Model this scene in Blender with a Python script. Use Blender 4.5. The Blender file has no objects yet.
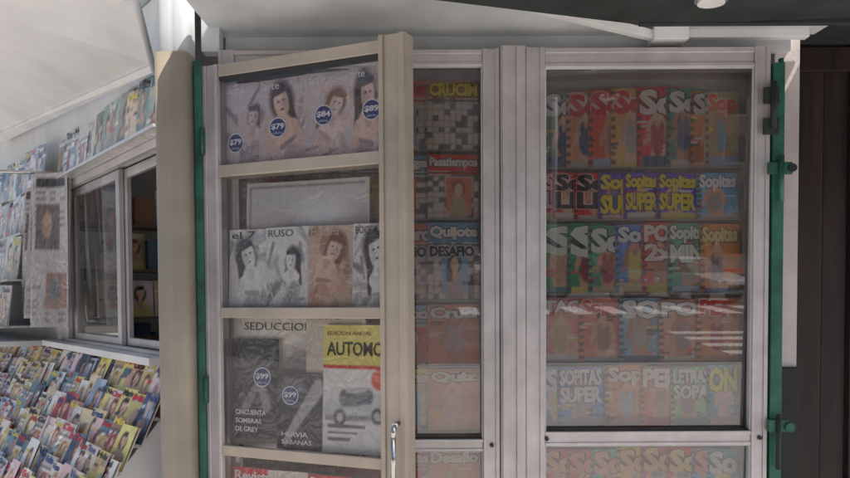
import bpy, bmesh, math, random
import numpy as np
from mathutils import Vector, Matrix
random.seed(7); R=np.random.RandomState(5)
scene=bpy.context.scene
COL=scene.collection

# ---------------------------------------------------------------- helpers
def empty(name):
    o=bpy.data.objects.new(name,None); o.empty_display_size=.1; COL.objects.link(o); return o
def lin(c): return tuple(max(0,x)**2.2 for x in c[:3])
def nmat(name):
    m=bpy.data.materials.new(name); m.use_nodes=True; nt=m.node_tree
    b=nt.nodes['Principled BSDF']; return m,nt,b
def surf(name,col,rough=.5,metal=0,var=.12,scale=6,bump=.15,bscale=60,coat=0,stretch=(1,1,1)):
    """procedural surface: base colour with grime variation, roughness variation and fine bump (col linear)"""
    m,nt,b=nmat(name); N=nt.nodes; L=nt.links
    tc=N.new('ShaderNodeTexCoord'); mp=N.new('ShaderNodeMapping'); mp.inputs['Scale'].default_value=stretch
    L.new(tc.outputs['Object'],mp.inputs[0])
    n=N.new('ShaderNodeTexNoise'); n.inputs['Scale'].default_value=scale; n.inputs['Detail'].default_value=3; n.inputs['Roughness'].default_value=.65
    L.new(mp.outputs[0],n.inputs['Vector'])
    cr=N.new('ShaderNodeValToRGB'); e=cr.color_ramp.elements
    e[0].position=.3; e[1].position=.7
    e[0].color=(*[x*(1-var*1.6) for x in col],1); e[1].color=(*[min(1,x*(1+var)) for x in col],1)
    L.new(n.outputs['Fac'],cr.inputs[0]); L.new(cr.outputs[0],b.inputs['Base Color'])
    mr=N.new('ShaderNodeMapRange'); mr.inputs['To Min'].default_value=rough*.8; mr.inputs['To Max'].default_value=min(1,rough*1.25)
    L.new(n.outputs['Fac'],mr.inputs['Value']); L.new(mr.outputs[0],b.inputs['Roughness'])
    b.inputs['Metallic'].default_value=metal; b.inputs['Coat Weight'].default_value=coat
    if bump:
        n2=N.new('ShaderNodeTexNoise'); n2.inputs['Scale'].default_value=bscale; n2.inputs['Detail'].default_value=1
        L.new(mp.outputs[0],n2.inputs['Vector'])
        bp=N.new('ShaderNodeBump'); bp.inputs['Strength'].default_value=bump; bp.inputs['Distance'].default_value=.004
        L.new(n2.outputs['Fac'],bp.inputs['Height']); L.new(bp.outputs[0],b.inputs['Normal'])
    return m
def paper_mat(name,rough=.4,coat=.0,bump=.2,bscale=14):
    m,nt,b=nmat(name); N=nt.nodes; L=nt.links
    a=N.new('ShaderNodeVertexColor'); a.layer_name='Col'
    L.new(a.outputs[0],b.inputs['Base Color']); b.inputs['Roughness'].default_value=rough
    b.inputs['Coat Weight'].default_value=coat; b.inputs['Coat Roughness'].default_value=.12
    if bump:
        tc=N.new('ShaderNodeTexCoord'); n=N.new('ShaderNodeTexNoise'); n.inputs['Scale'].default_value=bscale; n.inputs['Detail'].default_value=2; n.inputs['Distortion'].default_value=1.2
        L.new(tc.outputs['Object'],n.inputs['Vector'])
        bp=N.new('ShaderNodeBump'); bp.inputs['Strength'].default_value=bump; bp.inputs['Distance'].default_value=.02
        L.new(n.outputs['Fac'],bp.inputs['Height']); L.new(bp.outputs[0],b.inputs['Normal']); L.new(bp.outputs[0],b.inputs['Coat Normal'])
    return m
def glass_mat(name,ior=1.7,dust=.12,dmax=.3,tint=(.985,.99,.985)):
    m=bpy.data.materials.new(name); m.use_nodes=True; nt=m.node_tree; N=nt.nodes; L=nt.links
    N.remove(N['Principled BSDF']); out=N['Material Output']
    tr=N.new('ShaderNodeBsdfTransparent'); tr.inputs[0].default_value=(*tint,1)
    gl=N.new('ShaderNodeBsdfGlossy'); gl.inputs['Roughness'].default_value=.012; gl.inputs[0].default_value=(1,1,1,1)
    fr=N.new('ShaderNodeFresnel'); fr.inputs[0].default_value=ior
    tc=N.new('ShaderNodeTexCoord')
    mx=N.new('ShaderNodeMixShader'); L.new(fr.outputs[0],mx.inputs[0]); L.new(tr.outputs[0],mx.inputs[1]); L.new(gl.outputs[0],mx.inputs[2])
    df=N.new('ShaderNodeBsdfDiffuse'); df.inputs[0].default_value=(.88,.82,.81,1)
    n=N.new('ShaderNodeTexNoise'); n.inputs['Scale'].default_value=3.0; n.inputs['Detail'].default_value=4; n.inputs['Roughness'].default_value=.7
    L.new(tc.outputs['Object'],n.inputs['Vector'])
    mr=N.new('ShaderNodeMapRange'); mr.inputs['From Min'].default_value=.3; mr.inputs['From Max'].default_value=.75
    mr.inputs['To Min'].default_value=dust; mr.inputs['To Max'].default_value=dmax
    L.new(n.outputs['Fac'],mr.inputs['Value'])
    m2=N.new('ShaderNodeMixShader'); L.new(mr.outputs[0],m2.inputs[0]); L.new(mx.outputs[0],m2.inputs[1]); L.new(df.outputs[0],m2.inputs[2])
    L.new(m2.outputs[0],out.inputs[0]); return m

def obox(name,o,U,V,W,mat,parent=None,bev=.002):
    """box from corner o spanned by three vectors"""
    o,U,V,W=map(Vector,(o,U,V,W))
    vs=[o,o+U,o+U+V,o+V,o+W,o+U+W,o+U+V+W,o+V+W]
    me=bpy.data.meshes.new(name); me.from_pydata(vs,[],[(0,1,2,3),(7,6,5,4),(0,4,5,1),(1,5,6,2),(2,6,7,3),(3,7,4,0)])
    bm=bmesh.new(); bm.from_mesh(me); bmesh.ops.recalc_face_normals(bm,faces=bm.faces); bm.to_mesh(me); bm.free()
    me.materials.append(mat); ob=bpy.data.objects.new(name,me); COL.objects.link(ob)
    if parent: ob.parent=parent
    if bev:
        md=ob.modifiers.new('b','BEVEL'); md.width=bev; md.segments=2
    return ob
def abox(name,x0,x1,y0,y1,z0,z1,mat,parent=None,bev=.002):
    return obox(name,(x0,y0,z0),(x1-x0,0,0),(0,y1-y0,0),(0,0,z1-z0),mat,parent,bev)
def poly(name,pts,mat,parent=None,thick=0):
    me=bpy.data.meshes.new(name); me.from_pydata([Vector(p) for p in pts],[],[tuple(range(len(pts)))])
    me.materials.append(mat); ob=bpy.data.objects.new(name,me); COL.objects.link(ob)
    if parent: ob.parent=parent
    if thick:
        md=ob.modifiers.new('s','SOLIDIFY'); md.thickness=thick; md.offset=0
    return ob
def cyl(name,p0,p1,r,mat,parent=None,seg=24,r2=None):
    p0,p1=Vector(p0),Vector(p1); d=p1-p0
    bm=bmesh.new(); bmesh.ops.create_cone(bm,cap_ends=True,segments=seg,radius1=r,radius2=r if r2 is None else r2,depth=d.length)
    M=Matrix.Translation((p0+p1)/2)@d.to_track_quat('Z','Y').to_matrix().to_4x4(); bm.transform(M)
    me=bpy.data.meshes.new(name); bm.to_mesh(me); bm.free(); me.materials.append(mat)
    for p in me.polygons: p.use_smooth=len(p.vertices)==4
    ob=bpy.data.objects.new(name,me); COL.objects.link(ob)
    if parent: ob.parent=parent
    return ob

class MB:
    def __init__(s): s.v=[];s.f=[];s.c=[];s.n=0
    def add(s,v,f,c):
        v=np.asarray(v,float); c=np.asarray(c,float)
        if c.ndim==1: c=np.tile(c,(len(v),1))
        s.v.append(v); s.c.append(c); s.f+= [tuple(i+s.n for i in q) for q in f]; s.n+=len(v)
    def box(s,o,U,V,W,col):
        o,U,V,W=[np.array(a,float) for a in (o,U,V,W)]
        s.add([o,o+U,o+U+V,o+V,o+W,o+U+W,o+U+V+W,o+V+W],[(0,3,2,1),(4,5,6,7),(0,1,5,4),(1,2,6,5),(2,3,7,6),(3,0,4,7)],lin(col))
    def build(s,name,mat,parent=None,smooth=False):
        me=bpy.data.meshes.new(name); V=np.concatenate(s.v); C=np.concatenate(s.c)
        me.from_pydata(V.tolist(),[],s.f)
        at=me.color_attributes.new('Col','FLOAT_COLOR','POINT')
        at.data.foreach_set('color',np.hstack([C,np.ones((len(C),1))]).astype(np.float32).ravel())
        me.materials.append(mat)
        ob=bpy.data.objects.new(name,me); COL.objects.link(ob)
        if parent: ob.parent=parent
        return ob
_tc={}
def textmesh(s,bold=.02):
    k=(s,bold)
    if k in _tc: return _tc[k]
    cu=bpy.data.curves.new('t','FONT'); cu.body=s; cu.offset=bold; cu.resolution_u=2; cu.space_character=.95
    ob=bpy.data.objects.new('t',cu); COL.objects.link(ob)
    dg=bpy.context.evaluated_depsgraph_get(); me=ob.evaluated_get(dg).to_mesh()
    v=np.array([q.co[:2] for q in me.vertices]); f=[tuple(p.vertices) for p in me.polygons]
    ob.evaluated_get(dg).to_mesh_clear(); bpy.data.objects.remove(ob); bpy.data.curves.remove(cu)
    mn=v.min(0); mx=v.max(0); v=(v-mn)/(mx-mn); _tc[k]=(v,f); return _tc[k]

# ---------------------------------------------------------------- cover art (vertex painted)
class Cv:
    def __init__(s,w,h,bg,bg2=None):
        s.w,s.h=w,h; u=np.linspace(0,1,w); v=np.linspace(0,1,h); s.U,s.V=np.meshgrid(u,v)
        bg=np.array(bg,float); bg2=bg if bg2 is None else np.array(bg2,float)
        s.a=bg[None,None]*(1-s.V[...,None])+bg2[None,None]*s.V[...,None]
    def put(s,m,col): 
        m=np.clip(m,0,1)[...,None]; s.a=s.a*(1-m)+np.array(col,float)*m
    def ell(s,cx,cy,rx,ry,col,soft=6):
        d=np.sqrt(((s.U-cx)/rx)**2+((s.V-cy)/ry)**2); s.put((1-d)*soft+.5,col)
    def rect(s,x0,y0,x1,y1,col): s.put(((s.U>=x0)&(s.U<=x1)&(s.V>=y0)&(s.V<=y1)).astype(float),col)
    def seg(s,x0,y0,x1,y1,w0,w1,col,soft=6):
        dx,dy=x1-x0,y1-y0; t=np.clip(((s.U-x0)*dx+(s.V-y0)*dy)/(dx*dx+dy*dy+1e-9),0,1)
        d=np.hypot(s.U-x0-t*dx,s.V-y0-t*dy)/(w0+(w1-w0)*t); s.put((1-d)*soft+.5,col)
    def noise(s,k=.05): s.a=s.a+R.normal(0,k,(s.h,s.w,1))
def rnd(a,b): return a+(b-a)*R.rand()
SK=[(.88,.66,.54),(.80,.57,.44),(.92,.74,.63),(.70,.48,.37)]
HR=[(.18,.12,.09),(.38,.22,.12),(.70,.52,.28),(.10,.08,.08),(.50,.18,.10)]
PAL=[(.93,.90,.88),(.90,.85,.80),(.94,.93,.92),(.88,.70,.70),(.66,.74,.86),(.90,.80,.60),(.84,.22,.24),(.45,.62,.70),(.94,.78,.82),(.25,.32,.46),(.85,.62,.50),(.93,.86,.45)]
def pick(): return np.clip(np.array(PAL[R.randint(len(PAL))])*rnd(.9,1.06),0,1)
def lines(c,n,cols,side=None):
    for i in range(n):
        y=rnd(.08,.75); x=(.04 if (R.rand()<.5 if side is None else side==0) else rnd(.58,.68)); w=rnd(.15,.32)
        col=cols[R.randint(len(cols))]; hh=rnd(.012,.03)
        c.rect(x,y,x+w,y+hh,col); c.rect(x,y-.045,x+w*rnd(.5,.9),y-.045+hh*.8,col)
def portrait(w,h,bg=None,gray=False,cloth=None,full=False):
    bg=bg if bg is not None else pick()
    c=Cv(w,h,np.array(bg)*rnd(.85,1),np.array(bg)*rnd(.97,1.08))
    for i in range(3): c.ell(rnd(0,1),rnd(0,1),rnd(.15,.5),rnd(.1,.4),np.clip(np.array(bg)*rnd(.8,1.15),0,1),2)
    sk=np.array(SK[R.randint(4)]); hr=HR[R.randint(5)]; cl=cloth or pick()*rnd(.5,1)
    cx=rnd(.42,.6)
    if full:
        s=rnd(.85,1.05); hy=.76*s
        c.ell(cx,hy,.15,.12,hr); c.seg(cx-.08,.04,cx-.06,.40*s,.07,.13,sk); c.seg(cx+.12,.02,cx+.06,.40*s,.07,.13,sk)
        c.seg(cx,.38*s,cx,.60*s,.17,.17,sk); c.seg(cx-.18,.60*s,cx-.28,.36*s,.06,.045,sk*.95); c.seg(cx+.18,.60*s,cx+.25,.40*s,.06,.045,sk*.95)
        c.seg(cx-.05,.55*s,cx+.05,.55*s,.10,.10,cl); c.seg(cx,.36*s,cx,.38*s,.17,.17,cl); c.seg(cx,.62*s,cx,.68*s,.06,.05,sk*.9); c.ell(cx+.01,hy-.015,.085,.08,sk*1.08)
    else:
        hy=rnd(.56,.66); 
        c.ell(cx-.02,hy-.02,.22,.23,hr,5)
        c.seg(cx-.24,.22,cx-.34,-.1,.14,.16,cl); c.seg(cx+.24,.22,cx+.34,-.1,.14,.16,cl); c.seg(cx,.16,cx,-.1,.28,.34,cl)
        c.seg(cx-.15,.27,cx+.15,.27,.09,.09,sk*.97); c.seg(cx,.25,cx,hy-.1,.075,.075,sk*.88)
        c.ell(cx,hy,.145,.16,sk*1.08,7); c.ell(cx+.02,hy+.14,.15,.055,hr,4)
        for e in(-.055,.055): c.ell(cx+e,hy+.02,.028,.013,(.15,.10,.10),3)
        c.ell(cx,hy-.035,.014,.018,sk*.85,2); c.ell(cx,hy-.085,.045,.016,(.70,.22,.24),3)
    lines(c,R.randint(3,7),[(.95,.95,.92),(.9,.8,.3),(.15,.15,.18),(.8,.2,.25)])
    c.noise(.025); return c
def figures(w,h,base=(.78,.75,.74),dark=(.30,.28,.30),n=5,tone=(1,1,1),big=1.,k=0,zoom=1.,rot=0.,skin=None):
    """sketch-like picture cover of a woman; k picks one of several poses, zoom / rot frame her differently"""
    base=np.array(base);dark=np.array(dark); mid=(base+dark)/2; lt=np.clip(base*1.12,0,.96) if skin is None else np.array(skin)
    c=Cv(w,h,base*.92,base*1.04); U0,V0=c.U,c.V
    for i in range(n):
        x,y=rnd(0,1),rnd(.0,.95); c.seg(x,y,x+rnd(-.35,.35),y+rnd(-.35,.35),rnd(.02,.09),rnd(.01,.04),mid*rnd(.9,1.45),1.2)
    du,dv=(U0-.5)/zoom,(V0-.6)/zoom; c.U=.5+du*math.cos(rot)-dv*math.sin(rot)*1.3; c.V=.6+du*math.sin(rot)*.77+dv*math.cos(rot)
    pose=[(.45,.66,1,.02),(.58,.58,-1,-.03),(.40,.70,-1,.05),(.60,.64,1,-.04)][k%4]
    cx,hy,sx,ti=pose
    c.ell(cx+ti*.6-.04*sx,hy+.02,.165*big,.165*big,dark,2.5); c.seg(cx-.13*sx,hy,cx-.25*sx,hy-.32,.08,.03,dark*1.15,2)
    c.seg(cx-.02*sx,hy-.27,cx-.10*sx,.12,.17,.13,lt*.98,5); c.seg(cx-.10*sx,.14,cx+.02*sx,-.15,.15,.22,mid*1.25,4)
    c.seg(cx-.17,hy-.24,cx+.15,hy-.23,.06,.06,lt,5)
    if k%2: c.seg(cx+.2*sx,hy-.24,cx+.32*sx,hy-.05,.05,.04,lt*.95,5); c.seg(cx+.32*sx,hy-.05,cx+.12*sx,hy+.12,.04,.035,lt*.95,5)
    else: c.seg(cx+.2*sx,hy-.24,cx+.24*sx,.15,.055,.04,lt*.93,5); c.seg(cx-.2*sx,hy-.24,cx-.30*sx,hy-.45,.055,.04,lt*.9,5)
    for j in range(6):
        x=cx+rnd(-.3,.3); c.seg(x,rnd(.0,.25),x+rnd(-.25,.25),rnd(-.05,.1),.012,.02,mid*rnd(.8,1.2),1.5)
    c.seg(cx-.18*sx,hy-.36,cx+.05*sx,hy-.42,.02,.03,mid*1.1,2)
    c.seg(cx,hy-.22,cx+ti*.5,hy-.1,.055,.05,lt*.86,5)
    c.ell(cx+ti,hy,.10*big,.125*big,lt,5); c.ell(cx+ti-.06*sx,hy-.01,.045,.10,lt*.85,1.6)
    c.seg(cx-.09+ti,hy+.11,cx+.09+ti,hy+.12,.035,.03,dark*1.1,2.5)
    for e in(-.04,.045): c.ell(cx+ti+e,hy+.02,.02,.010,dark*.8,2)
    c.ell(cx+ti,hy-.065,.026,.010,dark*1.15,2); c.ell(cx+ti+.005,hy-.02,.012,.02,lt*.85,2)
    c.U,c.V=U0,V0
    c.noise(.04); c.a=np.clip(c.a*np.array(tone),0,1); return c
def crossword(w,h,band=(.85,.2,.2),tint=(.9,.9,.88),photo=True):
    c=Cv(w,h,tint); nx,ny=9,12
    g=R.rand(ny+2,nx+2)<.26
    iu=np.clip((c.U*nx).astype(int),0,nx); iv=np.clip((c.V*ny).astype(int),0,ny)
    c.put(g[iv,iu].astype(float)*.75,(.2,.18,.2))
    fu=np.abs(((c.U*nx)%1)-.5)>.43; fv=np.abs(((c.V*ny)%1)-.5)>.43; c.put((fu|fv)*.45,(.3,.3,.33))
    if photo:
        x=rnd(.12,.40); c.rect(x,.06,x+.5,.64,np.array([(.92,.45,.35),(.92,.75,.35),(.85,.25,.25),(.5,.65,.8)][R.randint(4)])); cx=x+.25; c.seg(cx,.24,cx,.08,.14,.18,pick()*.7); c.ell(cx,.47,.13,.13,HR[R.randint(5)],5); c.seg(cx,.42,cx,.3,.04,.05,SK[1]); c.ell(cx,.45,.085,.105,SK[2],7)
    c.rect(0,.74,1,1,band); c.rect(0,.70,1,.735,np.array(band)*.6); c.noise(.02); return c
def puzzle(bg,w=24,h=38,strip=None):
    c=portrait(w,h,bg=bg,full=True)
    c.rect(0,.84,1,1,np.array(bg)); 
    st=strip or pick()*.85
    m=(np.floor(c.V*c.h/2)%2)*(c.U<.1); c.put(m*.8,(.15,.13,.12))
    m=(np.floor(c.V*14)%2)*(np.floor(c.U*12)%2)*(c.U>.7)*(c.V<.4); c.put(m*.6,(.9,.88,.85))
    c.rect(.1,0,1,rnd(.06,.16),st); return c
def collage(w,h):
    c=Cv(w,h,pick())
    for i in range(6):
        x,y=rnd(0,.8),rnd(0,.8); c.rect(x,y,x+rnd(.15,.5),y+rnd(.08,.35),pick()*rnd(.6,1))
    c.ell(rnd(.3,.7),rnd(.3,.7),.16,.16,SK[R.randint(4)]); lines(c,4,[(.95,.95,.95),(.1,.1,.1)]); return c
SAT=1.35; GAM=1.55
def magazine(mb,o,U,V,w,h,cv,curl=.003,t=.004,jit=True):
    """o = lower left of front face, U right, V up (unit vectors)"""
    o=np.array(o,float);U=np.array(U,float);V=np.array(V,float);U/=np.linalg.norm(U);V/=np.linalg.norm(V)
    N=np.cross(U,V)
    if jit:
        a=R.normal(0,.008); U,V=U*math.cos(a)+V*math.sin(a),V*math.cos(a)-U*math.sin(a)
    ph=rnd(0,6); 
    def pos(u,v,off=0):
        u=np.asarray(u)[...,None]; v=np.asarray(v)[...,None]
        return o+U*w*u+V*h*v+N*(off+curl*(1+np.sin(u*4+ph+v*2)))
    Z=pos(cv.U,cv.V).reshape(-1,3); a_=cv.a; g=a_.mean(2,keepdims=True); a_=g+(a_-g)*SAT
    C=np.clip(a_,0.03,.93).reshape(-1,3)**GAM
    W,H=cv.w,cv.h
    mb.add(Z,[(j*W+i,j*W+i+1,(j+1)*W+i+1,(j+1)*W+i) for j in range(H-1) for i in range(W-1)],C)
    mb.box(o-N*t,U*w,V*h,N*(t-.0006),(.8,.78,.74))
    return pos
def title(mb,pos,s,u0,v0,u1,v1,col,outline=None,off=.0025,bold=.03,shear=0):
    v,f=textmesh(s,bold)
    if outline is not None:
        v2,f2=textmesh(s,bold+.05)
        e=.02; mb.add(pos(u0-e+(u1-u0+2*e)*v2[:,0],v0-e*.7+(v1-v0+1.4*e)*v2[:,1],off-.0009),f2,lin(outline))
    mb.add(pos(u0+(u1-u0)*v[:,0]+shear*v[:,1],v0+(v1-v0)*v[:,1],off),f,lin(col))
def sticker(mb,pos,u,v,w,h,r,txt):
    a=np.linspace(0,2*math.pi,25)[:-1]
    for rr,col,of in((r,(.92,.93,.96),.003),(r*.88,(.13,.22,.50),.0034)):
        mb.add(pos(u+rr*np.cos(a)/w,v+rr*np.sin(a)/h,of),[tuple(range(24))],lin(col))
    title(mb,pos,txt,u-.75*r/w,v-.25*r/h,u+.75*r/w,v+.4*r/h,(.95,.95,.97),off=.004)
    title(mb,pos,'oferta',u-.5*r/w,v-.65*r/h,u+.5*r/w,v-.4*r/h,(.85,.88,.93),off=.004,bold=0)

# ---------------------------------------------------------------- materials
M_SIL=surf('aluminium',(.58,.55,.545),.36,.4,.13,5,.08,200)
M_CHA=surf('champagne_aluminium',(.45,.395,.32),.38,.3,.12,4,.08,200)
M_BEI=surf('beige_painted_post',(.41,.355,.265),.45,0,.14,3,.1,60)
M_DK=surf('rubber_seal',(.03,.03,.032),.6)
M_GRN=surf('green_paint',(.02,.12,.085),.42,0,.3,9,.25,90)
M_WHT=surf('white_painted_metal',(.74,.75,.74),.45,0,.09,2.5,.1,40)
M_GRY=surf('grey_painted_metal',(.56,.59,.60),.4,0,.12,3,.1,40)
M_BACK=surf('cabinet_board',(.62,.55,.50),.7,0,.15,5)
M_AWN=surf('dark_canopy_fabric',(.022,.030,.028),.7,0,.3,8,.3,120)
M_PINK=surf('pillar_plaster',(.58,.53,.52),.75,0,.1,5,.4,50)
M_BRN=surf('dark_wood',(.022,.010,.008),.5,0,.5,3,.3,40,stretch=(6,6,.5))
M_INT=surf('dark_interior',(.22,.22,.21),.8)
M_GL=glass_mat('dusty_glass',2.1,.012,.06)
M_GLD=glass_mat('door_glass',1.45,.01,.05)
M_GLW=glass_mat('window_glass',1.8,.03,.10,(.8,.85,.84))
M_PAP=paper_mat('printed_paper',.45,0,0)
M_WRAP=paper_mat('wrapped_paper',.35,.8,.5,18)
M_CHR=surf('steel',(.6,.6,.6),.22,1,.1)
M_PLA=surf('lamp_plastic',(.8,.8,.78),.3)

# ---------------------------------------------------------------- elevation drawing helpers (front plane y = 3 m, 283.3 units per metre)
S=283.3
def fx(u): return (u-425)/S
def fz(v): return 1.55+(300-v)/S

def stile(name,x0,x1,z0,z1,y,mat,par,horizontal=False):
    abox(name,x0,x1,y,y+.045,z0,z1,mat,par,.0025)
    if horizontal:
        h=z1-z0
        for i,(a,b) in enumerate(((.0,.22),(.72,1.0))): abox(name+'_lip%d'%i,x0,x1,y-.006,y+.0,z0+h*a+.0005,z0+h*b-.0005,mat,par,.002)
    else:
        h=x1-x0
        for i,(a,b) in enumerate(((.0,.22),(.72,1.0))): abox(name+'_lip%d'%i,x0+h*a+.0005,x0+h*b-.0005,y-.006,y+.0,z0,z1,mat,par,.002)
def cabinet(name,x0,x1,g0,g1,ztop,gtop,zmid1,zmid0):
    par=empty(name); zb=.25
    stile('left_stile',x0,g0,zb,ztop,3.0,M_SIL,par); stile('right_stile',g1,x1,zb,ztop,3.0,M_SIL,par)
    stile('top_rail',g0,g1,gtop,ztop-.003,3.001,M_SIL,par,True); stile('middle_rail',g0,g1,zmid0,zmid1,3.001,M_SIL,par,True)
    stile('bottom_rail',g0,g1,zb,zb+.06,3.001,M_SIL,par,True)
    for i,(a,b) in enumerate(((zmid1,gtop),(zb+.06,zmid0))):   # seals
        abox('seal_l%d'%i,g0,g0+.005,3.004,3.03,a,b,M_GRY,par,0); abox('seal_r%d'%i,g1-.005,g1,3.004,3.03,a,b,M_GRY,par,0)
        abox('seal_t%d'%i,g0+.005,g1-.005,3.004,3.03,b-.005,b,M_GRY,par,0); abox('seal_b%d'%i,g0+.005,g1-.005,3.004,3.03,a,a+.004,M_DK,par,0)
        t=-.032
        poly('pane_%d'%i,[(g0,3.048,a),(g1,3.048,a),(g1,3.048+t*(b-a),b),(g0,3.048+t*(b-a),b)],M_GL,par)
    abox('back_board',x0+.005,x1-.005,3.19,3.205,zb,ztop-.004,M_BACK,par,0)
    abox('side_l',x0+.004,x0+.014,3.046,3.189,zb,ztop-.004,M_SIL,par,0); abox('side_r',x1-.014,x1-.004,3.046,3.189,zb,ztop-.004,M_SIL,par,0)
    abox('top_panel',x0+.015,x1-.015,3.046,3.189,ztop-.014,ztop-.005,M_SIL,par,0)
    for (cx,cz) in ((g0+.006,(zmid0+zmid1)/2),(g1+.03,(zmid0+zmid1)/2)):
        cyl('screw',(cx,2.99,cz),(cx,3.0,cz),.0075,M_DK,par,12)
    return par
CAB2=cabinet('magazine_display_cabinet',fx(222),fx(500),fx(238),fx(483),fz(52),fz(69),fz(440),fz(452))
CAB3=cabinet('magazine_display_cabinet',fx(526),fx(768),fx(545),fx(752),fz(51),fz(71),fz(433),fz(447))
post=empty('cabinet_mullion')
abox('core',fx(500.5),fx(525.5),2.985,3.1,.0,fz(50),M_SIL,post)
for a,b in((502,509),(516,524)): abox('rib',fx(a),fx(b),2.977,2.985,.0,fz(51),M_SIL,post,.003)

# ---- magazines of the right hand cabinet
UY=np.array([1,.09,0]); 
def row(mb,y0,y1,items,yy=3.105):
    z0,z1=fz(y1),fz(y0)
    mb.box((fx(y0*0+546),yy-.02,z0-.006),(fx(752)-fx(546),0,0),(0,.05,0),(0,0,.005),(.6,.6,.58))
    for i,(x,w,cv,tt,tc,oc,th) in enumerate(items):
        h=(z1-z0)*rnd(.96,1.03)
        p=magazine(mb,(fx(x),yy+.0,z0),UY,(0,.04,1),w/S,h,cv,.0015)
        if tt:
            if isinstance(tt,str): tt=[tt]
            for k,s in enumerate(tt):
                vt=.97-k*(th+.02); title(mb,p,s,.06,vt-th,.95,vt,tc,oc,bold=.05)
mb=MB()
P=puzzle
row(mb,84,165,[(547,42,P((.45,.54,.42)),'So',(.95,.95,.93),(.15,.25,.25),.30),(571,42,P((.86,.56,.42)),'So',(.88,.04,.07),(.98,.88,.88),.30),
 (594,42,P((.90,.26,.16)),'So',(.88,.06,.06),(.97,.85,.85),.30),(617,42,P((.94,.62,.38)),'So',(.90,.06,.06),(.98,.88,.88),.30),
 (644,46,P((.92,.06,.04)),'So',(.98,.96,.94),(.55,.03,.03),.32),(674,40,P((.26,.50,.45)),'So',(.96,.96,.95),(.08,.25,.25),.28),
 (698,40,P((.76,.40,.20)),'So',(.96,.94,.90),(.3,.12,.12),.28),(714,36,P((.66,.60,.42)),'Sop',(.98,.36,.12),(.98,.95,.90),.30)])
red=(.94,.03,.05)
pu=(.33,.24,.72)
row(mb,169,218,[(545,34,P(red),['So','LE'],(.98,.75,.78),(.35,.03,.08),.36),(557,36,P(red),['So','LE'],(.15,.05,.05),(.98,.8,.8),.36),(579,40,P(red),['So','LE'],(.12,.05,.05),(.98,.8,.8),.36),
 (604,36,P(pu),['Sop','SUP'],(.97,.88,.05),(.2,.12,.40),.42),(630,38,P(pu),['Sopitas','SUPER'],(.97,.88,.05),(.2,.12,.40),.38),(664,44,P(pu),['Sopitas','SUPER'],(.97,.90,.1),(.25,.12,.45),.38),
 (706,44,P((.36,.62,.80)),'Sopitas',(.98,.98,.98),(.08,.35,.55),.38)])
row(mb,222,294,[(547,40,P((.30,.62,.36)),'S',(.92,.97,.92),(.03,.34,.18),.42),(572,40,P((.08,.48,.28)),'S',(.95,.98,.95),(.02,.25,.10),.45),(594,42,P((.26,.58,.46)),'So',(.92,.96,.94),(.03,.34,.22),.38),
 (622,42,P((.28,.46,.78)),'Sop',(.92,.95,.98),(.05,.22,.55),.3),(650,44,P((.92,.26,.16)),['POP','2x1'],(.98,.92,.9),(.65,.05,.05),.25),(676,46,P((.30,.62,.48)),['Sopitas','MINI'],(.95,.98,.95),(.03,.34,.22),.26),
 (710,42,P((.90,.50,.18)),'Sopitas',(.98,.92,.6),(.55,.10,.04),.3)])
row(mb,299,365,[(546,46,P((.94,.56,.54)),'TACI',(.97,.94,.95),(.6,.22,.32),.2),(585,46,P((.92,.48,.40)),'Sopa',(.93,.2,.2),(.97,.95,.95),.25),(626,46,P((.48,.64,.74)),'SO',(.98,.98,.98),(.15,.34,.52),.3),
 (668,46,P((.86,.60,.50)),'PO',(.98,.98,.98),(.42,.32,.38),.25),(706,46,P((.94,.54,.36)),'PER',(.90,.16,.12),(.98,.95,.95),.25)])
row(mb,370,432,[(546,40,P((.22,.55,.66)),'So',(.95,.97,.98),(.03,.2,.40),.4),(562,50,P((.22,.48,.80)),['SOPITAS','SUPER'],(.96,.97,.98),(.04,.08,.18),.28),(612,44,P((.82,.50,.28)),'Sop',(.98,.95,.90),(.4,.12,.05),.32),
 (648,44,P((.94,.42,.20)),'PER',(.98,.98,.95),(.5,.15,.08),.32),(680,44,P((.35,.74,.42)),['LETRAS','SOPA'],(.95,.98,.95),(.05,.34,.16),.25),(718,34,P((.12,.50,.62)),'ON',(.98,.95,.2),(.03,.25,.38),.42)])
for k,(a,b) in enumerate(((455,520),(530,600))):
    row(mb,a,b,[(546+i*26,40,P([(.95,.25,.38),(.92,.45,.38),(.3,.68,.68),(.95,.78,.3),(.82,.3,.6),(.9,.2,.2),(.42,.6,.82)][i]),'So',(.98,.6+.35*R.rand(),.6),(.4,.05,.12),.38) for i in range(7)]+[(718,34,P((.2,.62,.68)),'So',(.97,.97,.97),(.03,.3,.42),.38)])
o=mb.build('puzzle_magazines',M_PAP,None,False); 

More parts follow.
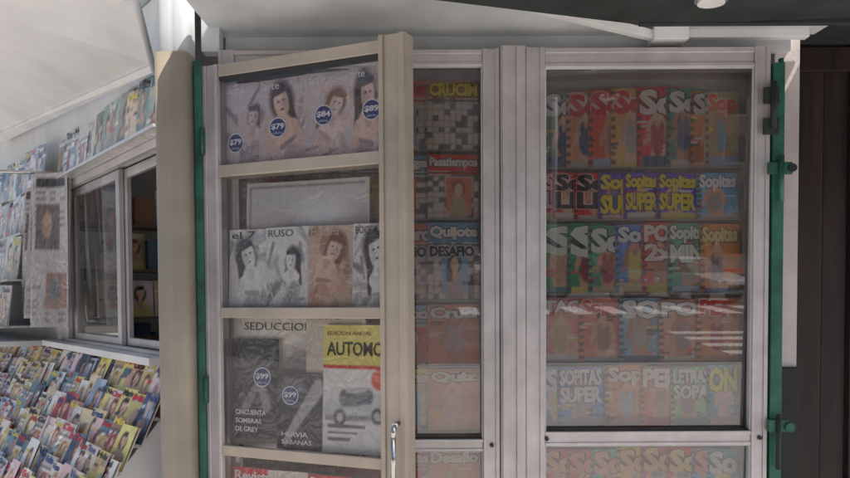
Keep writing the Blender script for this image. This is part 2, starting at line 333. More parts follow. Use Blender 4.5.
# ---- magazines of the middle cabinet
mb=MB()
rows2=[(74,146),(150,216),(220,300),(305,368),(372,436),(456,520),(530,600)]
for ri,(a,b) in enumerate(rows2):
    z0,z1=fz(b),fz(a)
    mb.box((fx(239),3.09,z0-.006),(fx(482)-fx(239),0,0),(0,.05,0),(0,0,.005),(.6,.6,.58))
    for ci,x in enumerate((236,284,332,378,428)):
        band=[(.97,.82,.08),(.90,.06,.10),(.36,.52,.66),(.90,.38,.28),(.50,.66,.82)][(ri+ (0 if ci==4 else 1))%5]
        tt=['CRUCIM','Pasatiempos','Quijote','Cruci','Quiz','Desafio','Letras'][ri] if ci==4 else ['Quijote','Mega','Crucero','Reto','Zona','Letras','Sopa'][(ri)%7]
        if ri==0 and ci==4: band=(.58,.36,.08)
        cv=crossword(44,58,band,(.92,.84,.78),ri!=0 or ci!=4) if (ri<3 or ci%2) else portrait(32,46,(.94,.52,.40),full=True)
        p=magazine(mb,(fx(x),3.105,z0),UY,(0,.04,1),54/S,(z1-z0),cv,.0015)
        tcol=(.98,.90,.05) if (ri==0 and ci==4) else ((.97,.95,.92) if ri!=0 else (.92,.04,.08))
        title(mb,p,tt,.04,.77,.97,.96,tcol,(.25,.06,.05),bold=.05)
        if ri==2: title(mb,p,'DESAFIO',.04,.56,.9,.70,(.12,.12,.14),(.9,.9,.9),bold=.05)
mb.build('crossword_magazines',M_PAP)

# ---------------------------------------------------------------- open glazed rack door
SAT=1.0; GAM=1.85
A=np.array([-.735,2.95,0]); E=np.array([.902,-.431,0]); Mn=np.array([-.431,-.902,0]); ZU=np.array([0,0,1.])
def D(s,m,z): return A+E*s+Mn*m+ZU*z
DOOR=empty('open_rack_door')
def dbox(name,s0,s1,m0,m1,z0,z1,mat,bev=.0025): return obox(name,D(s0,m0,z0),E*(s1-s0),Mn*(m1-m0),ZU*(z1-z0),mat,DOOR,bev)
dbox('hinge_stile',-.02,.045,-.03,.01,.3,2.355,M_SIL)
dbox('hinge_stile_lip',-.02,-.004,.01,.018,.3,2.354,M_SIL); dbox('hinge_stile_lip2',.03,.0445,.01,.018,.3,2.354,M_SIL)
dbox('lock_stile',.672,.764,-.035,.022,.3,2.362,M_CHA,.004)
dbox('lock_stile_lip',.674,.690,.022,.030,.3,2.361,M_CHA); dbox('lock_stile_lip2',.742,.763,.022,.030,.3,2.361,M_CHA)
dbox('top_rail',.0455,.6715,-.03,.012,2.312,2.352,M_CHA)
dbox('top_seal',.0455,.6715,-.028,.008,2.300,2.3115,M_DK,0)
for i,(z,h) in enumerate(((1.972,.040),(1.492,.036),(1.018,.036),(.62,.036))):
    dbox('shelf_rail_%d'%i,.0455,.6715,.004,.020,z,z+h,M_CHA)
    dbox('shelf_board_%d'%i,.0455,.6715,-.07,-.0005,z+.002,z+.012,M_CHA,0)
dbox('bottom_rail',.0455,.6715,-.03,.012,.3,.36,M_CHA)
poly('pane',[D(.045,.002,.36),D(.672,.002,.36),D(.672,.002,2.30),D(.045,.002,2.30)],M_GLD,DOOR)
hp=[D(.735,.03,1.17),D(.735,.055,1.165),D(.735,.062,1.13),D(.735,.062,.98),D(.735,.03,.96)]
for i in range(4): cyl('handle_%d'%i,hp[i],hp[i+1],.008,M_CHR,DOOR,12)
mb=MB(); EU=E-Mn*.05
EV=ZU-Mn*.03
ps=Cv(60,34,(.66,.64,.64),(.78,.78,.79)); ps.seg(.0,.25,.5,.45,.2,.1,(.72,.68,.67),1); ps.seg(.5,.3,1,.35,.2,.25,(.60,.59,.60),1); ps.rect(.03,.06,.035,.94,(.5,.5,.52)); ps.rect(.03,.92,.97,.95,(.5,.5,.52)); ps.ell(.62,.6,.2,.2,(.84,.84,.86),1); ps.noise(.01)  # pale poster added in the upper gap, its light tones standing in for glare
magazine(mb,D(.10,-.064,1.70),EU,EV,.47,.255,ps,.003)
tones=[(.98,.97,1.0),(.99,.97,.98),(.99,.98,1.0),(1,.97,.98)]
for i,(s,p_) in enumerate(((.045,'$79'),(.185,'$79'),(.365,'$84'),(.535,'$89'))):
    w=.205 if i<3 else .15
    cv=figures(56,76,(.82,.78,.79),((.32,.25,.26),(.24,.18,.18),(.46,.34,.28),(.20,.16,.18))[i],10,tones[i],(1.0,1.15,1.05,1.2)[i],i+1,(.9,1.25,1.0,1.35)[i],(.15,-.2,.35,-.1)[i],((.88,.78,.75),(.93,.79,.72),(.95,.86,.81),(.90,.78,.73))[i])
    q=magazine(mb,D(s,-.03,2.012),EU,EV,w,.28,cv,.004)
    sticker(mb,q,(.2,.35,.36,.55)[i],(.28,.42,.5,.5)[i],w,.28,.034,p_)
    title(mb,q,'arte',.06,.88,.38,.95,(.97,.96,.97),None,bold=0)
for i,s in enumerate((.045,.205,.375,.545)):
    w=.185 if i<3 else .14
    cv=figures(56,72,((.88,.88,.88),(.90,.90,.90),(.80,.68,.60),(.90,.89,.89))[i],((.26,.26,.29),(.18,.18,.21),(.40,.24,.18),(.20,.18,.19))[i],16,(1,1,1),1.2,i,(1.2,.85,1.05,1.4)[i],(-.3,.1,.4,-.25)[i])
    q=magazine(mb,D(s,-.03,1.528),EU,EV,w,.268,cv,.004)
    title(mb,q,('el 7','RUSO','Historia','BOCCA')[i],.06,.88,.6,.97,((.3,.3,.35) if i!=2 else (.85,.8,.7)),None,bold=0)
cream=Cv(36,50,(.86,.82,.76),(.93,.90,.85)); cream.ell(.8,.5,.3,.25,(.55,.5,.5),2); cream.noise(.015)
q=magazine(mb,D(.05,-.055,1.06),EU,EV,.33,.44,cream,.003); title(mb,q,'SEDUCCION',.1,.885,.93,.945,(.16,.14,.14),bold=-.005)
cr2=Cv(20,40,(.76,.72,.66),(.87,.82,.74)); q=magazine(mb,D(.345,-.05,1.06),EU,EV,.22,.46,cr2,.003); title(mb,q,'ARTE',.1,.93,.6,.985,(.2,.15,.1),bold=.0)
bk=Cv(36,50,(.06,.06,.08),(.13,.13,.16)); bk.seg(.3,.3,.9,.85,.07,.03,(.42,.42,.46),2); bk.seg(.55,.62,.75,.35,.05,.09,(.55,.55,.58),2); bk.ell(.5,.75,.3,.1,(.28,.28,.32),1.5); bk.noise(.012)
q=magazine(mb,D(.05,-.03,1.075),EU,EV,.19,.345,bk,.003,.02)
for k,s in enumerate(('CINCUENTA','SOMBRAS','DE GREY')): title(mb,q,s,.1,.24-k*.085,(.75,.66,.6)[k],.29-k*.085,(.95,.95,.95),bold=.02)
sticker(mb,q,.66,.62,.19,.345,.034,'$99')
bk2=Cv(36,50,(.07,.07,.10),(.18,.18,.21)); bk2.seg(.2,.1,.9,.8,.06,.12,(.66,.66,.68),2.5); bk2.ell(.35,.8,.3,.12,(.40,.40,.43),1.5); bk2.noise(.012)
q=magazine(mb,D(.243,-.025,1.05),EU,EV,.175,.26,bk2,.003,.02)
for k,s in enumerate(('HERVIA','SABANAS')): title(mb,q,s,.12,.17-k*.10,(.72,.8)[k],.23-k*.10,(.96,.96,.96),bold=.02)
sticker(mb,q,.32,.7,.175,.26,.032,'$99')
au=Cv(48,70,(.88,.88,.88),(.92,.91,.89)); au.rect(0,.68,1,1,(.97,.88,.42)); au.rect(0,.66,1,.685,(.84,.15,.10))
au.seg(.10,.33,.92,.38,.09,.11,(.78,.79,.82),4); au.seg(.3,.43,.66,.45,.07,.06,(.35,.38,.42),4); au.seg(.34,.49,.6,.50,.02,.02,(.75,.76,.79),4); au.seg(.05,.27,.95,.29,.02,.02,(.5,.5,.53),3); au.ell(.24,.28,.09,.065,(.2,.2,.22),5); au.ell(.78,.30,.09,.065,(.2,.2,.22),5); au.ell(.24,.28,.05,.035,(.7,.7,.72),5); au.ell(.78,.30,.05,.035,(.7,.7,.72),5); au.ell(.82,.58,.13,.08,(.90,.30,.18),6)
for k in range(3): au.rect(.08,.10+k*.05,.4+.1*k,.12+k*.05,(.25,.25,.3))
au.noise(.012)
q=magazine(mb,D(.425,-.03,1.05),EU,EV,.255,.42,au,.003); title(mb,q,'AUTOMOV',.05,.76,.99,.87,(.15,.12,.05),bold=.015)
title(mb,q,'EDICION ANUAL',.06,.92,.7,.95,(.5,.15,.1),bold=0)
for i,s in enumerate((.045,.2,.36,.52)):
    q=magazine(mb,D(s,-.03,.66),EU,EV,.19 if i<3 else .15,.31,portrait(30,40,((.85,.12,.18),(.85,.83,.76),(.82,.2,.22),(.8,.75,.66))[i]),.004); title(mb,q,'Revista',.06,.85,.9,.97,(.95,.93,.9))
mb.build('wrapped_magazines',M_WRAP)

# ---------------------------------------------------------------- posts around the cabinets
P1=empty('kiosk_corner_post')
def roundpost(name,cx,cy,r,z0,z1,mat,par):
    n=48; vs=[]; 
    for z in(z0,z1):
        for i in range(n):
            a=2*math.pi*i/n; rr=r*(1-.05*(1 if (i%12)<1 else 0)); k=(abs(math.cos(a))**4+abs(math.sin(a))**4)**-.25
            vs.append((cx+rr*k*math.cos(a),cy+rr*k*math.sin(a),z))
    f=[(i,(i+1)%n,n+(i+1)%n,n+i) for i in range(n)]+[tuple(range(n,2*n))]
    me=bpy.data.meshes.new(name); me.from_pydata(vs,[],f); me.materials.append(mat)
    o=bpy.data.objects.new(name,me); COL.objects.link(o); o.parent=par
    for p in me.polygons: p.use_smooth=len(p.vertices)==4
roundpost('shaft',-.848,2.93,.060,0,2.385,M_BEI,P1)
roundpost('head',-.846,2.95,.056,2.3855,2.9,M_GRY,P1)
abox('flange',-.775,-.712,3.0,3.06,2.42,2.9,M_GRY,P1)
G1=empty('green_steel_post'); abox('angle_a',-.785,-.760,2.93,2.942,0,2.37,M_GRN,G1); abox('angle_b',-.785,-.778,2.9425,3.0,0,2.37,M_GRN,G1)
for z in (2.05,1.2): cyl('hinge',(-.757,2.925,z),(-.757,2.925,z+.09),.009,M_GRN,G1,14)
G2=empty('green_steel_post'); abox('bar',fx(769.5),fx(781),2.985,3.05,0,fz(68),M_GRN,G2); abox('flange',fx(781)+.001,fx(785),3.03,3.05,0,fz(60),M_GRN,G2)
for v in(97,127): abox('hinge_leaf',fx(759),fx(774),2.972,2.984,fz(v+12),fz(v-4),M_AWN,G2)
cyl('hinge_pin',(fx(768),2.967,fz(133)),(fx(768),2.967,fz(88)),.010,M_AWN,G2,14)
abox('latch_plate',fx(764),fx(788),2.972,2.984,fz(178),fz(166),M_GRN,G2); cyl('latch_bolt',(fx(776),2.965,fz(205)),(fx(776),2.965,fz(160)),.009,M_GRN,G2,12); cyl('latch_knob',(fx(787),2.96,fz(172)),(fx(787),2.985,fz(172)),.014,M_AWN,G2,12)
abox('lower_lock',fx(766),fx(786),2.965,2.984,fz(433),fz(421),M_GRN,G2); cyl('lower_knob',(fx(786),2.95,fz(428)),(fx(786),2.985,fz(428)),.016,M_GRN,G2,14); cyl('lower_bolt',(fx(775),2.96,fz(470)),(fx(775),2.96,fz(415)),.008,M_AWN,G2,12)
PW=empty('plaster_pillar'); abox('upper',fx(786),fx(812),3.12,3.5,fz(372),3.0,M_PINK,PW); abox('plinth',fx(785),fx(813),3.10,3.5,0,fz(372)-.001,M_AWN,PW)
SW=empty('dark_wood_shopfront')
for i in range(16):
    x=1.35+i*.115; abox('board_%d'%i,x,x+.108,3.62+.02*(i%2),3.70,0,3.3,M_BRN,SW,.006)
abox('rail',1.3,3.2,3.6,3.615,2.5,2.6,M_BRN,SW)

# ---------------------------------------------------------------- canopy / soffit
CAN=empty('kiosk_canopy')
abox('fascia',-.71,1.32,3.09,3.13,2.437,2.9,M_GRY,CAN)
poly('soffit',[(-.74,3.088,2.50),(1.40,3.088,2.50),(1.6,2.1,2.58),(-.82,2.1,2.58)],M_GRY,CAN,.01)
a=Vector((-.35,2.38,2.515)); b=Vector((.86,3.03,2.455)); dd=(b-a)
obox('diagonal_strip',a,dd,Vector((-dd.y,dd.x,0)).normalized()*.035,(0,0,.03),M_WHT,CAN)
abox('hanger_box',.80,.92,2.98,3.08,2.45,2.62,M_WHT,CAN); abox('cross_rail',.80,1.36,3.03,3.07,2.47,2.50,M_WHT,CAN)
poly('dark_awning',[(.014,2.41,2.40),(.66,2.64,2.40),(1.33,2.58,2.40),(3.4,2.55,2.40),(3.4,2.0,2.42),(-.3,2.15,2.42)],M_AWN,CAN,.02)
poly('upper_awning',[(1.45,3.6,2.62),(3.4,3.6,2.62),(3.4,2.3,2.45),(1.45,2.3,2.45)],M_AWN,CAN,.02)
abox('awning_edge_tube',.66,2.6,2.62,2.645,2.385,2.41,M_AWN,CAN)
LP=empty('ceiling_lamp'); cyl('bezel',(.79,2.365,2.365),(.79,2.365,2.39),.045,M_CHR,LP,32); cyl('lens',(.79,2.365,2.358),(.79,2.365,2.3649),.037,M_PLA,LP,32)

# ---------------------------------------------------------------- left side of the kiosk
A0=np.array([-.99,3.3,0]); dW=np.array([-.575,.818,0]); nW=np.array([-.818,-.575,0])
def W(s,n,z): return A0+dW*s+nW*n+ZU*z
KW=empty('kiosk_side_wall')
def wbox(name,s0,s1,n0,n1,z0,z1,mat,par=KW,bev=.0025): return obox(name,W(s0,n0,z0),dW*(s1-s0),nW*(n1-n0),ZU*(z1-z0),mat,par,bev)
wbox('lower_panel',-.1,4.6,-.05,0,0,1.335,M_WHT); wbox('upper_panel',-.1,4.6,-.05,0,2.165,2.75,M_WHT); wbox('far_panel',1.62,4.6,-.05,-.0005,1.336,2.164,M_WHT)
wbox('counter_ledge',-.05,1.9,.001,.10,1.305,1.336,M_WHT); wbox('far_ledge',1.95,4.6,.001,.42,1.30,1.33,M_WHT)
WIN=empty('sliding_window')
for n_,s0,s1 in(('left_sash',.70,1.60),('right_sash',.0,.72)):
    off=-.03 if n_=='left_sash' else -.055
    for k,(a_,b_) in enumerate(((s0,s0+.055),(s1-.055,s1))): wbox(n_+'_stile%d'%k,a_,b_,off,off+.022,1.35,2.15,M_SIL,WIN)
    wbox(n_+'_top',s0+.056,s1-.056,off,off+.022,2.11,2.15,M_SIL,WIN); wbox(n_+'_bot',s0+.056,s1-.056,off,off+.022,1.35,1.385,M_SIL,WIN)
    if n_=='left_sash':
        poly(n_+'_pane',[W(s1-.05,off+.01,1.38),W(s0+.05,off+.01,1.38),W(s0+.05,off+.01,2.12),W(s1-.05,off+.01,2.12)],M_GLW,WIN)
wbox('head_track',-.02,1.64,.001,.03,2.15,2.185,M_SIL,WIN); wbox('sill_track',-.02,1.64,.001,.03,1.3365,1.352,M_SIL,WIN); wbox('jamb',1.60,1.635,.001,.025,1.3525,2.149,M_SIL,WIN)
IN=empty('kiosk_interior'); wbox('rear_wall',-1.2,4.6,-1.9,-1.85,0,1.1,M_INT,IN); wbox('floor',-1.2,4.6,-1.84,-.06,.01,.03,M_INT,IN); wbox('end_wall',3.0,3.05,-1.84,-.06,.04,2.7,M_INT,IN)  # rear wall kept low, an added opening that lets daylight inside
SAT=.8
IM=MB()
for z in (1.15,1.45,1.76,2.05):
    IM.box(W(2.35,-.06,z-.015),nW*-1.7,dW*.3,ZU*.015,(.45,.40,.34))
    n=-.12
    while n>-1.7:
        k=R.rand(); w_=rnd(.06,.16); h_=rnd(.12,.26); 
        if k<.5: magazine(IM,W(2.42,n,z),-nW,ZU+dW*.1,.17,.24,portrait(14,18),.003); n-=.18
        else: IM.box(W(2.4,n,z),-nW*w_,dW*.1,ZU*h_,pick()*.75); n-=w_+.03
IM.build('shelf_goods',M_PAP,IN)
for i,(s,n,z,h,m_) in enumerate(((.55,-.22,1.34,.20,M_WHT),(.95,-.35,1.34,.30,M_GRY),(1.35,-.5,1.34,.26,M_PINK))):
    wbox('goods_%d'%i,s,s+.14,n-.1,n,z,z+h,m_,IN,.012)
wbox('inner_counter',.1,2.2,-.75,-.06,1.30,1.335,M_BRN,IN)
poly('roof',[(-1.05,3.14,2.78),(-4.0,7.2,2.78),(3.5,7.2,2.78),(3.5,3.14,2.78)],M_GRY,empty('unseen_kiosk_roof'),.05)  # unseen slab, put in to block the sun
BK=empty('unseen_rear_body'); abox('wall_back',-.67,1.6,5.4,5.45,0,2.74,M_WHT,BK); abox('wall_right',1.30,1.34,3.21,5.39,0,2.74,M_WHT,BK); abox('divider',-.72,-.68,3.21,5.39,0,2.74,M_INT,BK)  # unseen walls behind the cabinets, added to block sun and stray light
FL=empty('raised_shutter')
fa=Vector((-1.02,3.25,2.455)); fb=Vector((-3.0,6.0,2.70)); fc=Vector((-3.0,3.6,3.15)); fd=Vector((-.93,2.55,2.80))
poly('panel',[fa,fb,fc,fd],M_WHT,FL,.02)
for k,(t0,t1) in enumerate(((-.02,.03),(.42,.45),(.82,.85))):
    p=[fa.lerp(fd,t0),fb.lerp(fc,t0),fb.lerp(fc,t1),fa.lerp(fd,t1)]; q=poly('rib_%d'%k,[x+Vector((-.0,-.0,-.02)) for x in p],M_GRY if k else M_WHT,FL,.018)
for t in (.0,.98):
    cyl('arm',fa.lerp(fb,t)+Vector((0,0,-.03)),fd.lerp(fc,t)+Vector((0,0,-.03)),.012,M_GRY,FL,12)

# side displays ------------------------------------------------
SAT=.85; GAM=2.0
Uw=-dW
mb=MB()
def wrow(s0,s1,step,n,z,h,tilt,w=.2,res=(14,18),kinds=None,pal=None):
    s=s1
    V=ZU*math.cos(tilt)-nW*math.sin(tilt)
    while s>s0:
        k=R.rand(); bg=None
        if pal is not None: bg=np.array(pal[R.randint(len(pal))])*rnd(.85,1.1)
        cv=portrait(*res,bg=bg) if k<.55 else (collage(*res) if k<.8 else crossword(*res,pick()*.8))
        q=magazine(mb,W(s,n+rnd(-.004,.004),z+rnd(-.012,.012)),Uw-nW*.06,V,w*rnd(.85,1.08),h*rnd(.85,1.08),cv,.004)
        if R.rand()<.75:
            t=random.choice(['Hola','TV','Cine','Moda','Vea','Caras','Eres','Quien','Mia','Autos','Casa','Gol','Nexo','Vida','Marie','Time'])
            title(mb,q,t,.06,.82,rnd(.6,.95),.97,random.choice([(.95,.95,.95),(.8,.2,.22),(.9,.82,.35),(.1,.1,.12),(.2,.3,.55),(.1,.1,.12)]))
        s-=step*rnd(.8,1.15)
for k in range(10):
    n=.10+k*.08; z=1.12-k*.092
    wrow(-.12,4.6,.125,n,z,.19,.42,.165)
    mb.box(W(-.15,n-.02,z-.01),dW*4.8,nW*.035,ZU*.012,(.75,.75,.75))
mb.build('counter_magazines',M_PAP)
BR=empty('stepped_counter_rack'); 
poly('bed',[W(-.15,.02,1.20),W(4.65,.02,1.20),W(4.65,.9,.15),W(-.15,.9,.15)],M_WHT,BR); poly('front',[W(-.15,.9,.15),W(4.65,.9,.15),W(4.65,.9,0),W(-.15,.9,0)],M_WHT,BR)
poly('end',[W(-.15,.02,1.20),W(-.15,.9,.15),W(-.15,.9,0),W(-.15,.02,0)],M_WHT,BR)
mb=MB(); SAT=.7
wrow(-.15,1.7,.15,.05,2.20,.23,.12,.17,pal=[(.38,.56,.56),(.5,.62,.60),(.66,.65,.62),(.3,.38,.35)])
wrow(1.8,4.4,.17,.12,2.20,.23,.12,.19,pal=[(.36,.5,.5),(.5,.55,.55),(.32,.34,.33)])
mb.box(W(-.15,.001,2.186),dW*4.7,nW*.10,ZU*.012,(.8,.8,.8))
for k,z in enumerate((1.94,1.68,1.42)):
    wrow(1.95,4.5,.17,.16+k*.07,z,.24,.12,.19,pal=[(.8,.45,.42),(.85,.83,.8),(.6,.66,.72),(.85,.78,.5),(.7,.6,.58)]); mb.box(W(1.9,.001,z-.014),dW*2.7,nW*(.2+k*.07),ZU*.012,(.75,.76,.76))
mb.build('side_rack_magazines',M_WRAP)
NP=MB()
for i in range(4):
    cv=Cv(30,48,(.66,.64,.62),(.72,.71,.70))
    for k in range(20): 
        y=.04+k*.043
        for c0 in(.06,.38,.7):
            if R.rand()<.75: cv.rect(c0,y,c0+.25*rnd(.5,1),y+.018,(.52,.50,.49))
    cv.rect(.06,.90,.9,.97,(.25,.22,.22)); cv.rect(.08,.50,.72,.80,(.42,.38,.36)); cv.ell(.36,.66,.12,.09,(.68,.54,.46),4); cv.rect(.4,.12,.94,.36,(.60,.45,.40)); cv.ell(.6,.24,.14,.08,(.45,.48,.5),3); cv.noise(.04)
    magazine(NP,(-2.03-.07*i,4.42+.12*i,1.42+.02*i),(1,-.25-.1*i,0),(0.02,.05,1),.20,.80-.03*i,cv,.018)
NP.build('hanging_newspapers',M_WRAP)
cyl('arm',W(1.60,.0,2.24),W(1.75,.45,2.24),.01,M_CHR,empty('newspaper_hanger_arm'),12)

# ---------------------------------------------------------------- ground, street behind the viewer (seen in the glass)
M_ASP=surf('asphalt',(.15,.142,.138),.85,0,.25,.6,0)
M_PAV=surf('pavement_concrete',(.60,.56,.53),.85,0,.12,.9,0)
M_LINE=surf('road_paint',(.85,.84,.81),.6,0,.12,3,0)
M_GND=surf('ground_soil',(.16,.14,.11),.9,0,.2,.05,0)
poly('ground',[(-400,-400,-.16),(400,-400,-.16),(400,400,-.16),(-400,400,-.16)],M_GND)
poly('road',[(-90,-200,-.13),(90,-200,-.13),(90,-6.2,-.13),(-90,-6.2,-.13)],M_ASP)
PV=empty('pavement'); abox('slab',-60,60,-6.2,30,-.155,0,M_PAV,PV,.02); abox('kerb',-60,60,-6.36,-6.203,-.15,.006,M_GRY,PV,.02)
PB=empty('pavement'); abox('slab_a',-60,-.5,-60,-20,-.12,.005,M_PAV,PB,.02); abox('slab_b',15,70,-60,-20,-.12,.005,M_PAV,PB,.02)
CW=MB()
for i in range(13): CW.box((1.0+i*1.02,-19.6,-.127),(.52,0,0),(0,2.8,0),(0,0,.003),(.9,.9,.88))
for i in range(8): CW.box((6.9,-24-i*6,-.127),(.14,0,0),(0,-2.6,0),(0,0,.003),(.9,.9,.88))
for i in range(6): CW.box((-4.2,-7.2-i*1.1,-.127),(2.6,0,0),(0,-.5,0),(0,0,.003),(.9,.9,.88))
for i in range(5): CW.box((5.2,-7.2-i*1.1,-.127),(2.6,0,0),(0,-.5,0),(0,0,.003),(.9,.9,.88))
CW.build('painted_crosswalk',M_LINE)

M_WG=surf('facade_glass',(.05,.07,.08),.12,0,.3,.5,0)
def building(x0,x1,y0,y1,h,fl,col,faces):  # houses behind the viewer, heights shaped to block sky reflected in the glass
    b=empty('street_building'); m=surf('facade_render',col,.8,0,.1,.4,0)
    abox('walls',x0,x1,y0,y1,0,h,m,b,.05); abox('cornice',x0-.3,x1+.3,y0-.3,y1+.3,h+.01,h+.5,M_PAV,b,.05)
    fh=h/fl; g=MB(); fr=MB()
    for side in faces:
        if side=='N': L=x1-x0; f=lambda t,n,z:(x0+t,y1+n,z)
        elif side=='E': L=y1-y0; f=lambda t,n,z:(x1+n,y0+t,z)
        else: L=y1-y0; f=lambda t,n,z:(x0-n,y0+t,z)
        nn=int(L//2.6)
        for k in range(fl):
            for i in range(nn):
                t=(i+.5)*L/nn-.7; z=k*fh+(.3 if k==0 else .9); hh=fh-(.8 if k==0 else 1.4)
                def q(a,b_,n0,n1,z0,z1,M,c):
                    p=np.array(f(a,n0,z0)); M.box(p,np.array(f(b_,n0,z0))-p,np.array(f(a,n1,z0))-p,np.array(f(a,n0,z1))-p,c)
                q(t,t+1.4,-.1,.02,z,z+hh,g,(.3,.33,.35)); q(t-.12,t,.0,.08,z-.1,z+hh+.1,fr,(.85,.83,.8)); q(t+1.4,t+1.52,.0,.08,z-.1,z+hh+.1,fr,(.85,.83,.8)); q(t,t+1.4,0,.12,z-.14,z-.01,fr,(.85,.83,.8)); q(t+.67,t+.73,.021,.05,z,z+hh,fr,(.7,.7,.7))
    g.build('windows',M_WG,b); fr.build('window_frames',M_PAP,b)
building(-16,-3,-45,-25,15,5,(.50,.40,.32),('N','E')); building(-38,-18,-47,-25,14,4,(.45,.42,.38),('N','E'))
building(-62,-40,-47,-24,14,4,(.52,.38,.32),('N','E'))
building(20,36,-47,-25,6,2,(.50,.42,.36),('N','W')); building(-14,-2.5,-80,-50,16,5,(.46,.40,.36),('N','E')); building(17,34,-85,-53,16,5,(.5,.36,.28),('N','W')); building(-8,26,-100,-88,26,8,(.45,.42,.40),('N',))  # low near block leaves the road sunlit; tall far ones shut out reflected sky
building(42,64,-47,-24,12,4,(.50,.46,.44),('N','W'))

M_TAIL=surf('tail_red',(.4,.01,.01),.2)
def car(x,y,rot,col):
    c=empty('parked_car'); m=surf('car_paint',col,.25,0,.03,3,0,coat=.8); dk=M_WG; bl=M_DK
    Rz=Matrix.Translation((x,y,-.13))@Matrix.Rotation(rot,4,'Z')
    def loft(name,prof,hw_fn,mat):
        bm=bmesh.new(); L=[bm.verts.new((-hw_fn(a,b),a,b)) for a,b in prof]; Rr=[bm.verts.new((hw_fn(a,b),a,b)) for a,b in prof]
        n=len(prof); bm.faces.new(L); bm.faces.new(Rr[::-1])
        for i in range(n): bm.faces.new((L[i],Rr[i],Rr[(i+1)%n],L[(i+1)%n]))
        bmesh.ops.recalc_face_normals(bm,faces=bm.faces); bm.transform(Rz); me=bpy.data.meshes.new(name); bm.to_mesh(me); bm.free(); me.materials.append(mat)
        o=bpy.data.objects.new(name,me); COL.objects.link(o); o.parent=c; md=o.modifiers.new('b','BEVEL'); md.width=.05; md.segments=3; return o
    body=[(2.1,.32),(2.15,.55),(2.08,.74),(1.1,.94),(-1.55,.98),(-2.1,.92),(-2.15,.5),(-2.08,.3)]
    loft('body',body,lambda a,b:.86-.06*max(0,abs(a)-1.6)-.05*(b<.4),m)
    loft('greenhouse',[(1.05,.93),(.35,1.36),(-.95,1.40),(-1.65,.96)],lambda a,b:.78 if b<1.1 else .60,dk)
    loft('roof',[(.36,1.37),(.1,1.44),(-.8,1.47),(-.97,1.39)],lambda a,b:.62,m)
    for sx in(-.86,.66):
        for yy in(1.32,-1.32):
            cyl('tyre',Rz@Vector((sx,yy,.32)),Rz@Vector((sx+.2,yy,.32)),.32,bl,c,24); cyl('rim',Rz@Vector((sx-.01,yy,.32)),Rz@Vector((sx+.21,yy,.32)),.19,M_CHR,c,16)
    for sx in(-.6,.6):
        cyl('headlamp',Rz@Vector((sx,2.08,.66)),Rz@Vector((sx,2.16,.64)),.11,M_PLA,c,16)
        o=loft('tail_lamp',[(-2.17,.7),(-2.17,.86),(-2.1,.86),(-2.1,.7)],lambda a,b:.1,M_TAIL); o.location=(Rz.to_3x3()@Vector((sx,0,0)))
    loft('grille',[(2.12,.42),(2.175,.42),(2.17,.6),(2.1,.6)],lambda a,b:.42,bl)
car(8.8,-22.5,-.5,(.85,.85,.85)); car(5.6,-22.8,-1.0,(.12,.13,.16)); car(12.6,-29,.1,(.45,.06,.05)); car(3.2,-36,0,(.7,.7,.68)); car(-8,-15.2,1.6,(.6,.6,.6)); car(-15,-11,1.55,(.12,.15,.3)); car(-26,-15,1.6,(.75,.74,.7))
car(-21,-11.2,1.6,(.7,.7,.7)); car(20,-15,1.6,(.5,.52,.55))

M_LEAF=surf('foliage',(.06,.10,.03),.6,0,.5,1.5,0); M_BARK=surf('bark',(.12,.09,.06),.9,0,.3,8,0)
def tree_mesh(seed):
    rr=random.Random(seed); bm=bmesh.new(); H=3.0
    def limb(p0,p1,r0,r1):
        d=p1-p0; g=bmesh.ops.create_cone(bm,cap_ends=False,segments=8,radius1=r0,radius2=r1,depth=d.length)
        bmesh.ops.transform(bm,verts=g['verts'],matrix=Matrix.Translation((p0+p1)/2)@d.to_track_quat('Z','Y').to_matrix().to_4x4())
    t=Vector((.1,.05,H)); limb(Vector((0,0,0)),t,.17,.11); tips=[]
    for i in range(8):
        a=i*2.4; e=t+Vector((math.cos(a)*rr.uniform(.8,1.9),math.sin(a)*rr.uniform(.8,1.9),rr.uniform(.8,2.8))); limb(t,e,.07,.03); tips.append(e)
    nb=len(bm.faces)
    for e in tips+[t+Vector((0,0,2.6))]:
        for k in range(3):
            cc=e+Vector((rr.gauss(0,.5),rr.gauss(0,.5),rr.gauss(0,.4)))
            for j in range(60):
                v=Vector((rr.gauss(0,1),rr.gauss(0,1),rr.gauss(0,.8))); v=cc+v.normalized()*rr.uniform(.2,.75)
                ax=Vector((rr.gauss(0,1),rr.gauss(0,1),rr.gauss(0,1))).normalized(); b2=ax.orthogonal().normalized(); s=rr.uniform(.08,.18)
                bm.faces.new([bm.verts.new(v+ax*s),bm.verts.new(v+b2*s*.6),bm.verts.new(v-ax*s),bm.verts.new(v-b2*s*.6)])
    bm.faces.ensure_lookup_table()
    for i,f in enumerate(bm.faces): f.material_index=0 if i<nb else 1
    me=bpy.data.meshes.new('tree'); bm.to_mesh(me); bm.free(); me.materials.append(M_BARK); me.materials.append(M_LEAF); return me
TM=[tree_mesh(1),tree_mesh(2)]
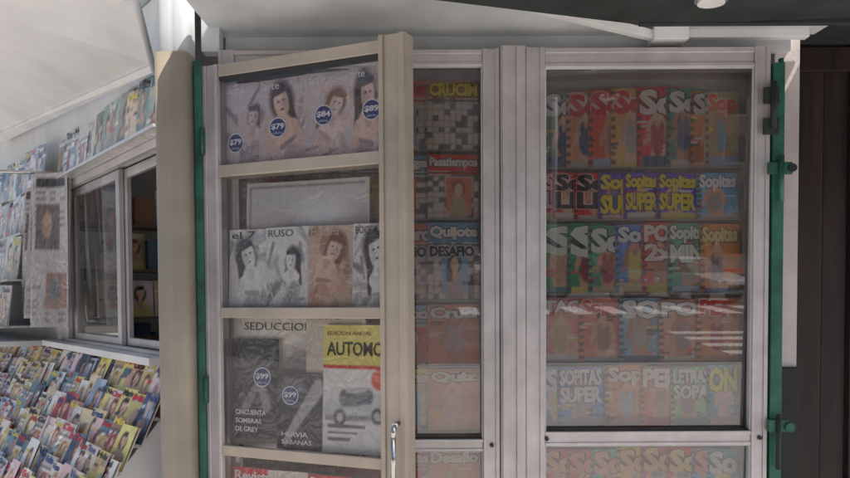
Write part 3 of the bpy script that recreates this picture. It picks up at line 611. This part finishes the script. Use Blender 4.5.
for i,(x,y,s) in enumerate(((-2,-22,1),(1.2,-35,1.0),(-9,-22,.95),(17.5,-24,1.1),(-19,-22,1.1),(-30,-22,1),(25,-22,1),(4.2,-60,1.0))):
    o=bpy.data.objects.new('street_tree',TM[i%2]); o.location=(x,y,0); o.scale=(s,)*3; o.rotation_euler=(0,0,i*1.3); COL.objects.link(o)
SL=empty('street_lamp'); cyl('pole',(3.4,-16.5,-.13),(3.4,-16.5,6),.08,M_GRY,SL); cyl('arm',(3.4,-16.5,6),(5,-16.5,6.3),.05,M_GRY,SL); abox('head',4.9,5.5,-16.6,-16.35,6.2,6.32,M_GRY,SL,.03)

# ---------------------------------------------------------------- light
el,az=math.radians(58),math.radians(122)
w=bpy.data.worlds.new('World'); scene.world=w; w.use_nodes=True; nt=w.node_tree
sky=nt.nodes.new('ShaderNodeTexSky'); sky.sky_type='NISHITA'; sky.sun_disc=False; sky.sun_elevation=el; sky.sun_rotation=az; sky.dust_density=3.5; sky.air_density=1.0
bgn=nt.nodes['Background']; bgn.inputs[1].default_value=.15; nt.links.new(sky.outputs[0],bgn.inputs[0])
sd=bpy.data.lights.new('sun','SUN'); sd.energy=5; sd.angle=math.radians(.5); sd.color=(1,.95,.88)
so=bpy.data.objects.new('sun',sd); COL.objects.link(so)
dv=Vector((math.sin(az)*math.cos(el),math.cos(az)*math.cos(el),math.sin(el))); so.rotation_euler=dv.to_track_quat('Z','Y').to_euler(); so.location=dv*30
# ---------------------------------------------------------------- camera
cd=bpy.data.cameras.new('camera'); cam=bpy.data.objects.new('camera',cd); COL.objects.link(cam)
cd.sensor_width=36; cd.lens=36; cd.clip_start=.05; cd.clip_end=1500
pit=math.radians(2.2)
cd.shift_y=(300+850*math.tan(pit)-239)/850
cam.matrix_world=Matrix.Translation((0,0,1.55))@Matrix.Rotation(math.pi/2-pit,4,'X')@Matrix.Rotation(math.radians(-.3),4,'Z')
scene.camera=cam
scene.view_settings.view_transform='Standard'; scene.view_settings.look='None'; scene.view_settings.exposure=0
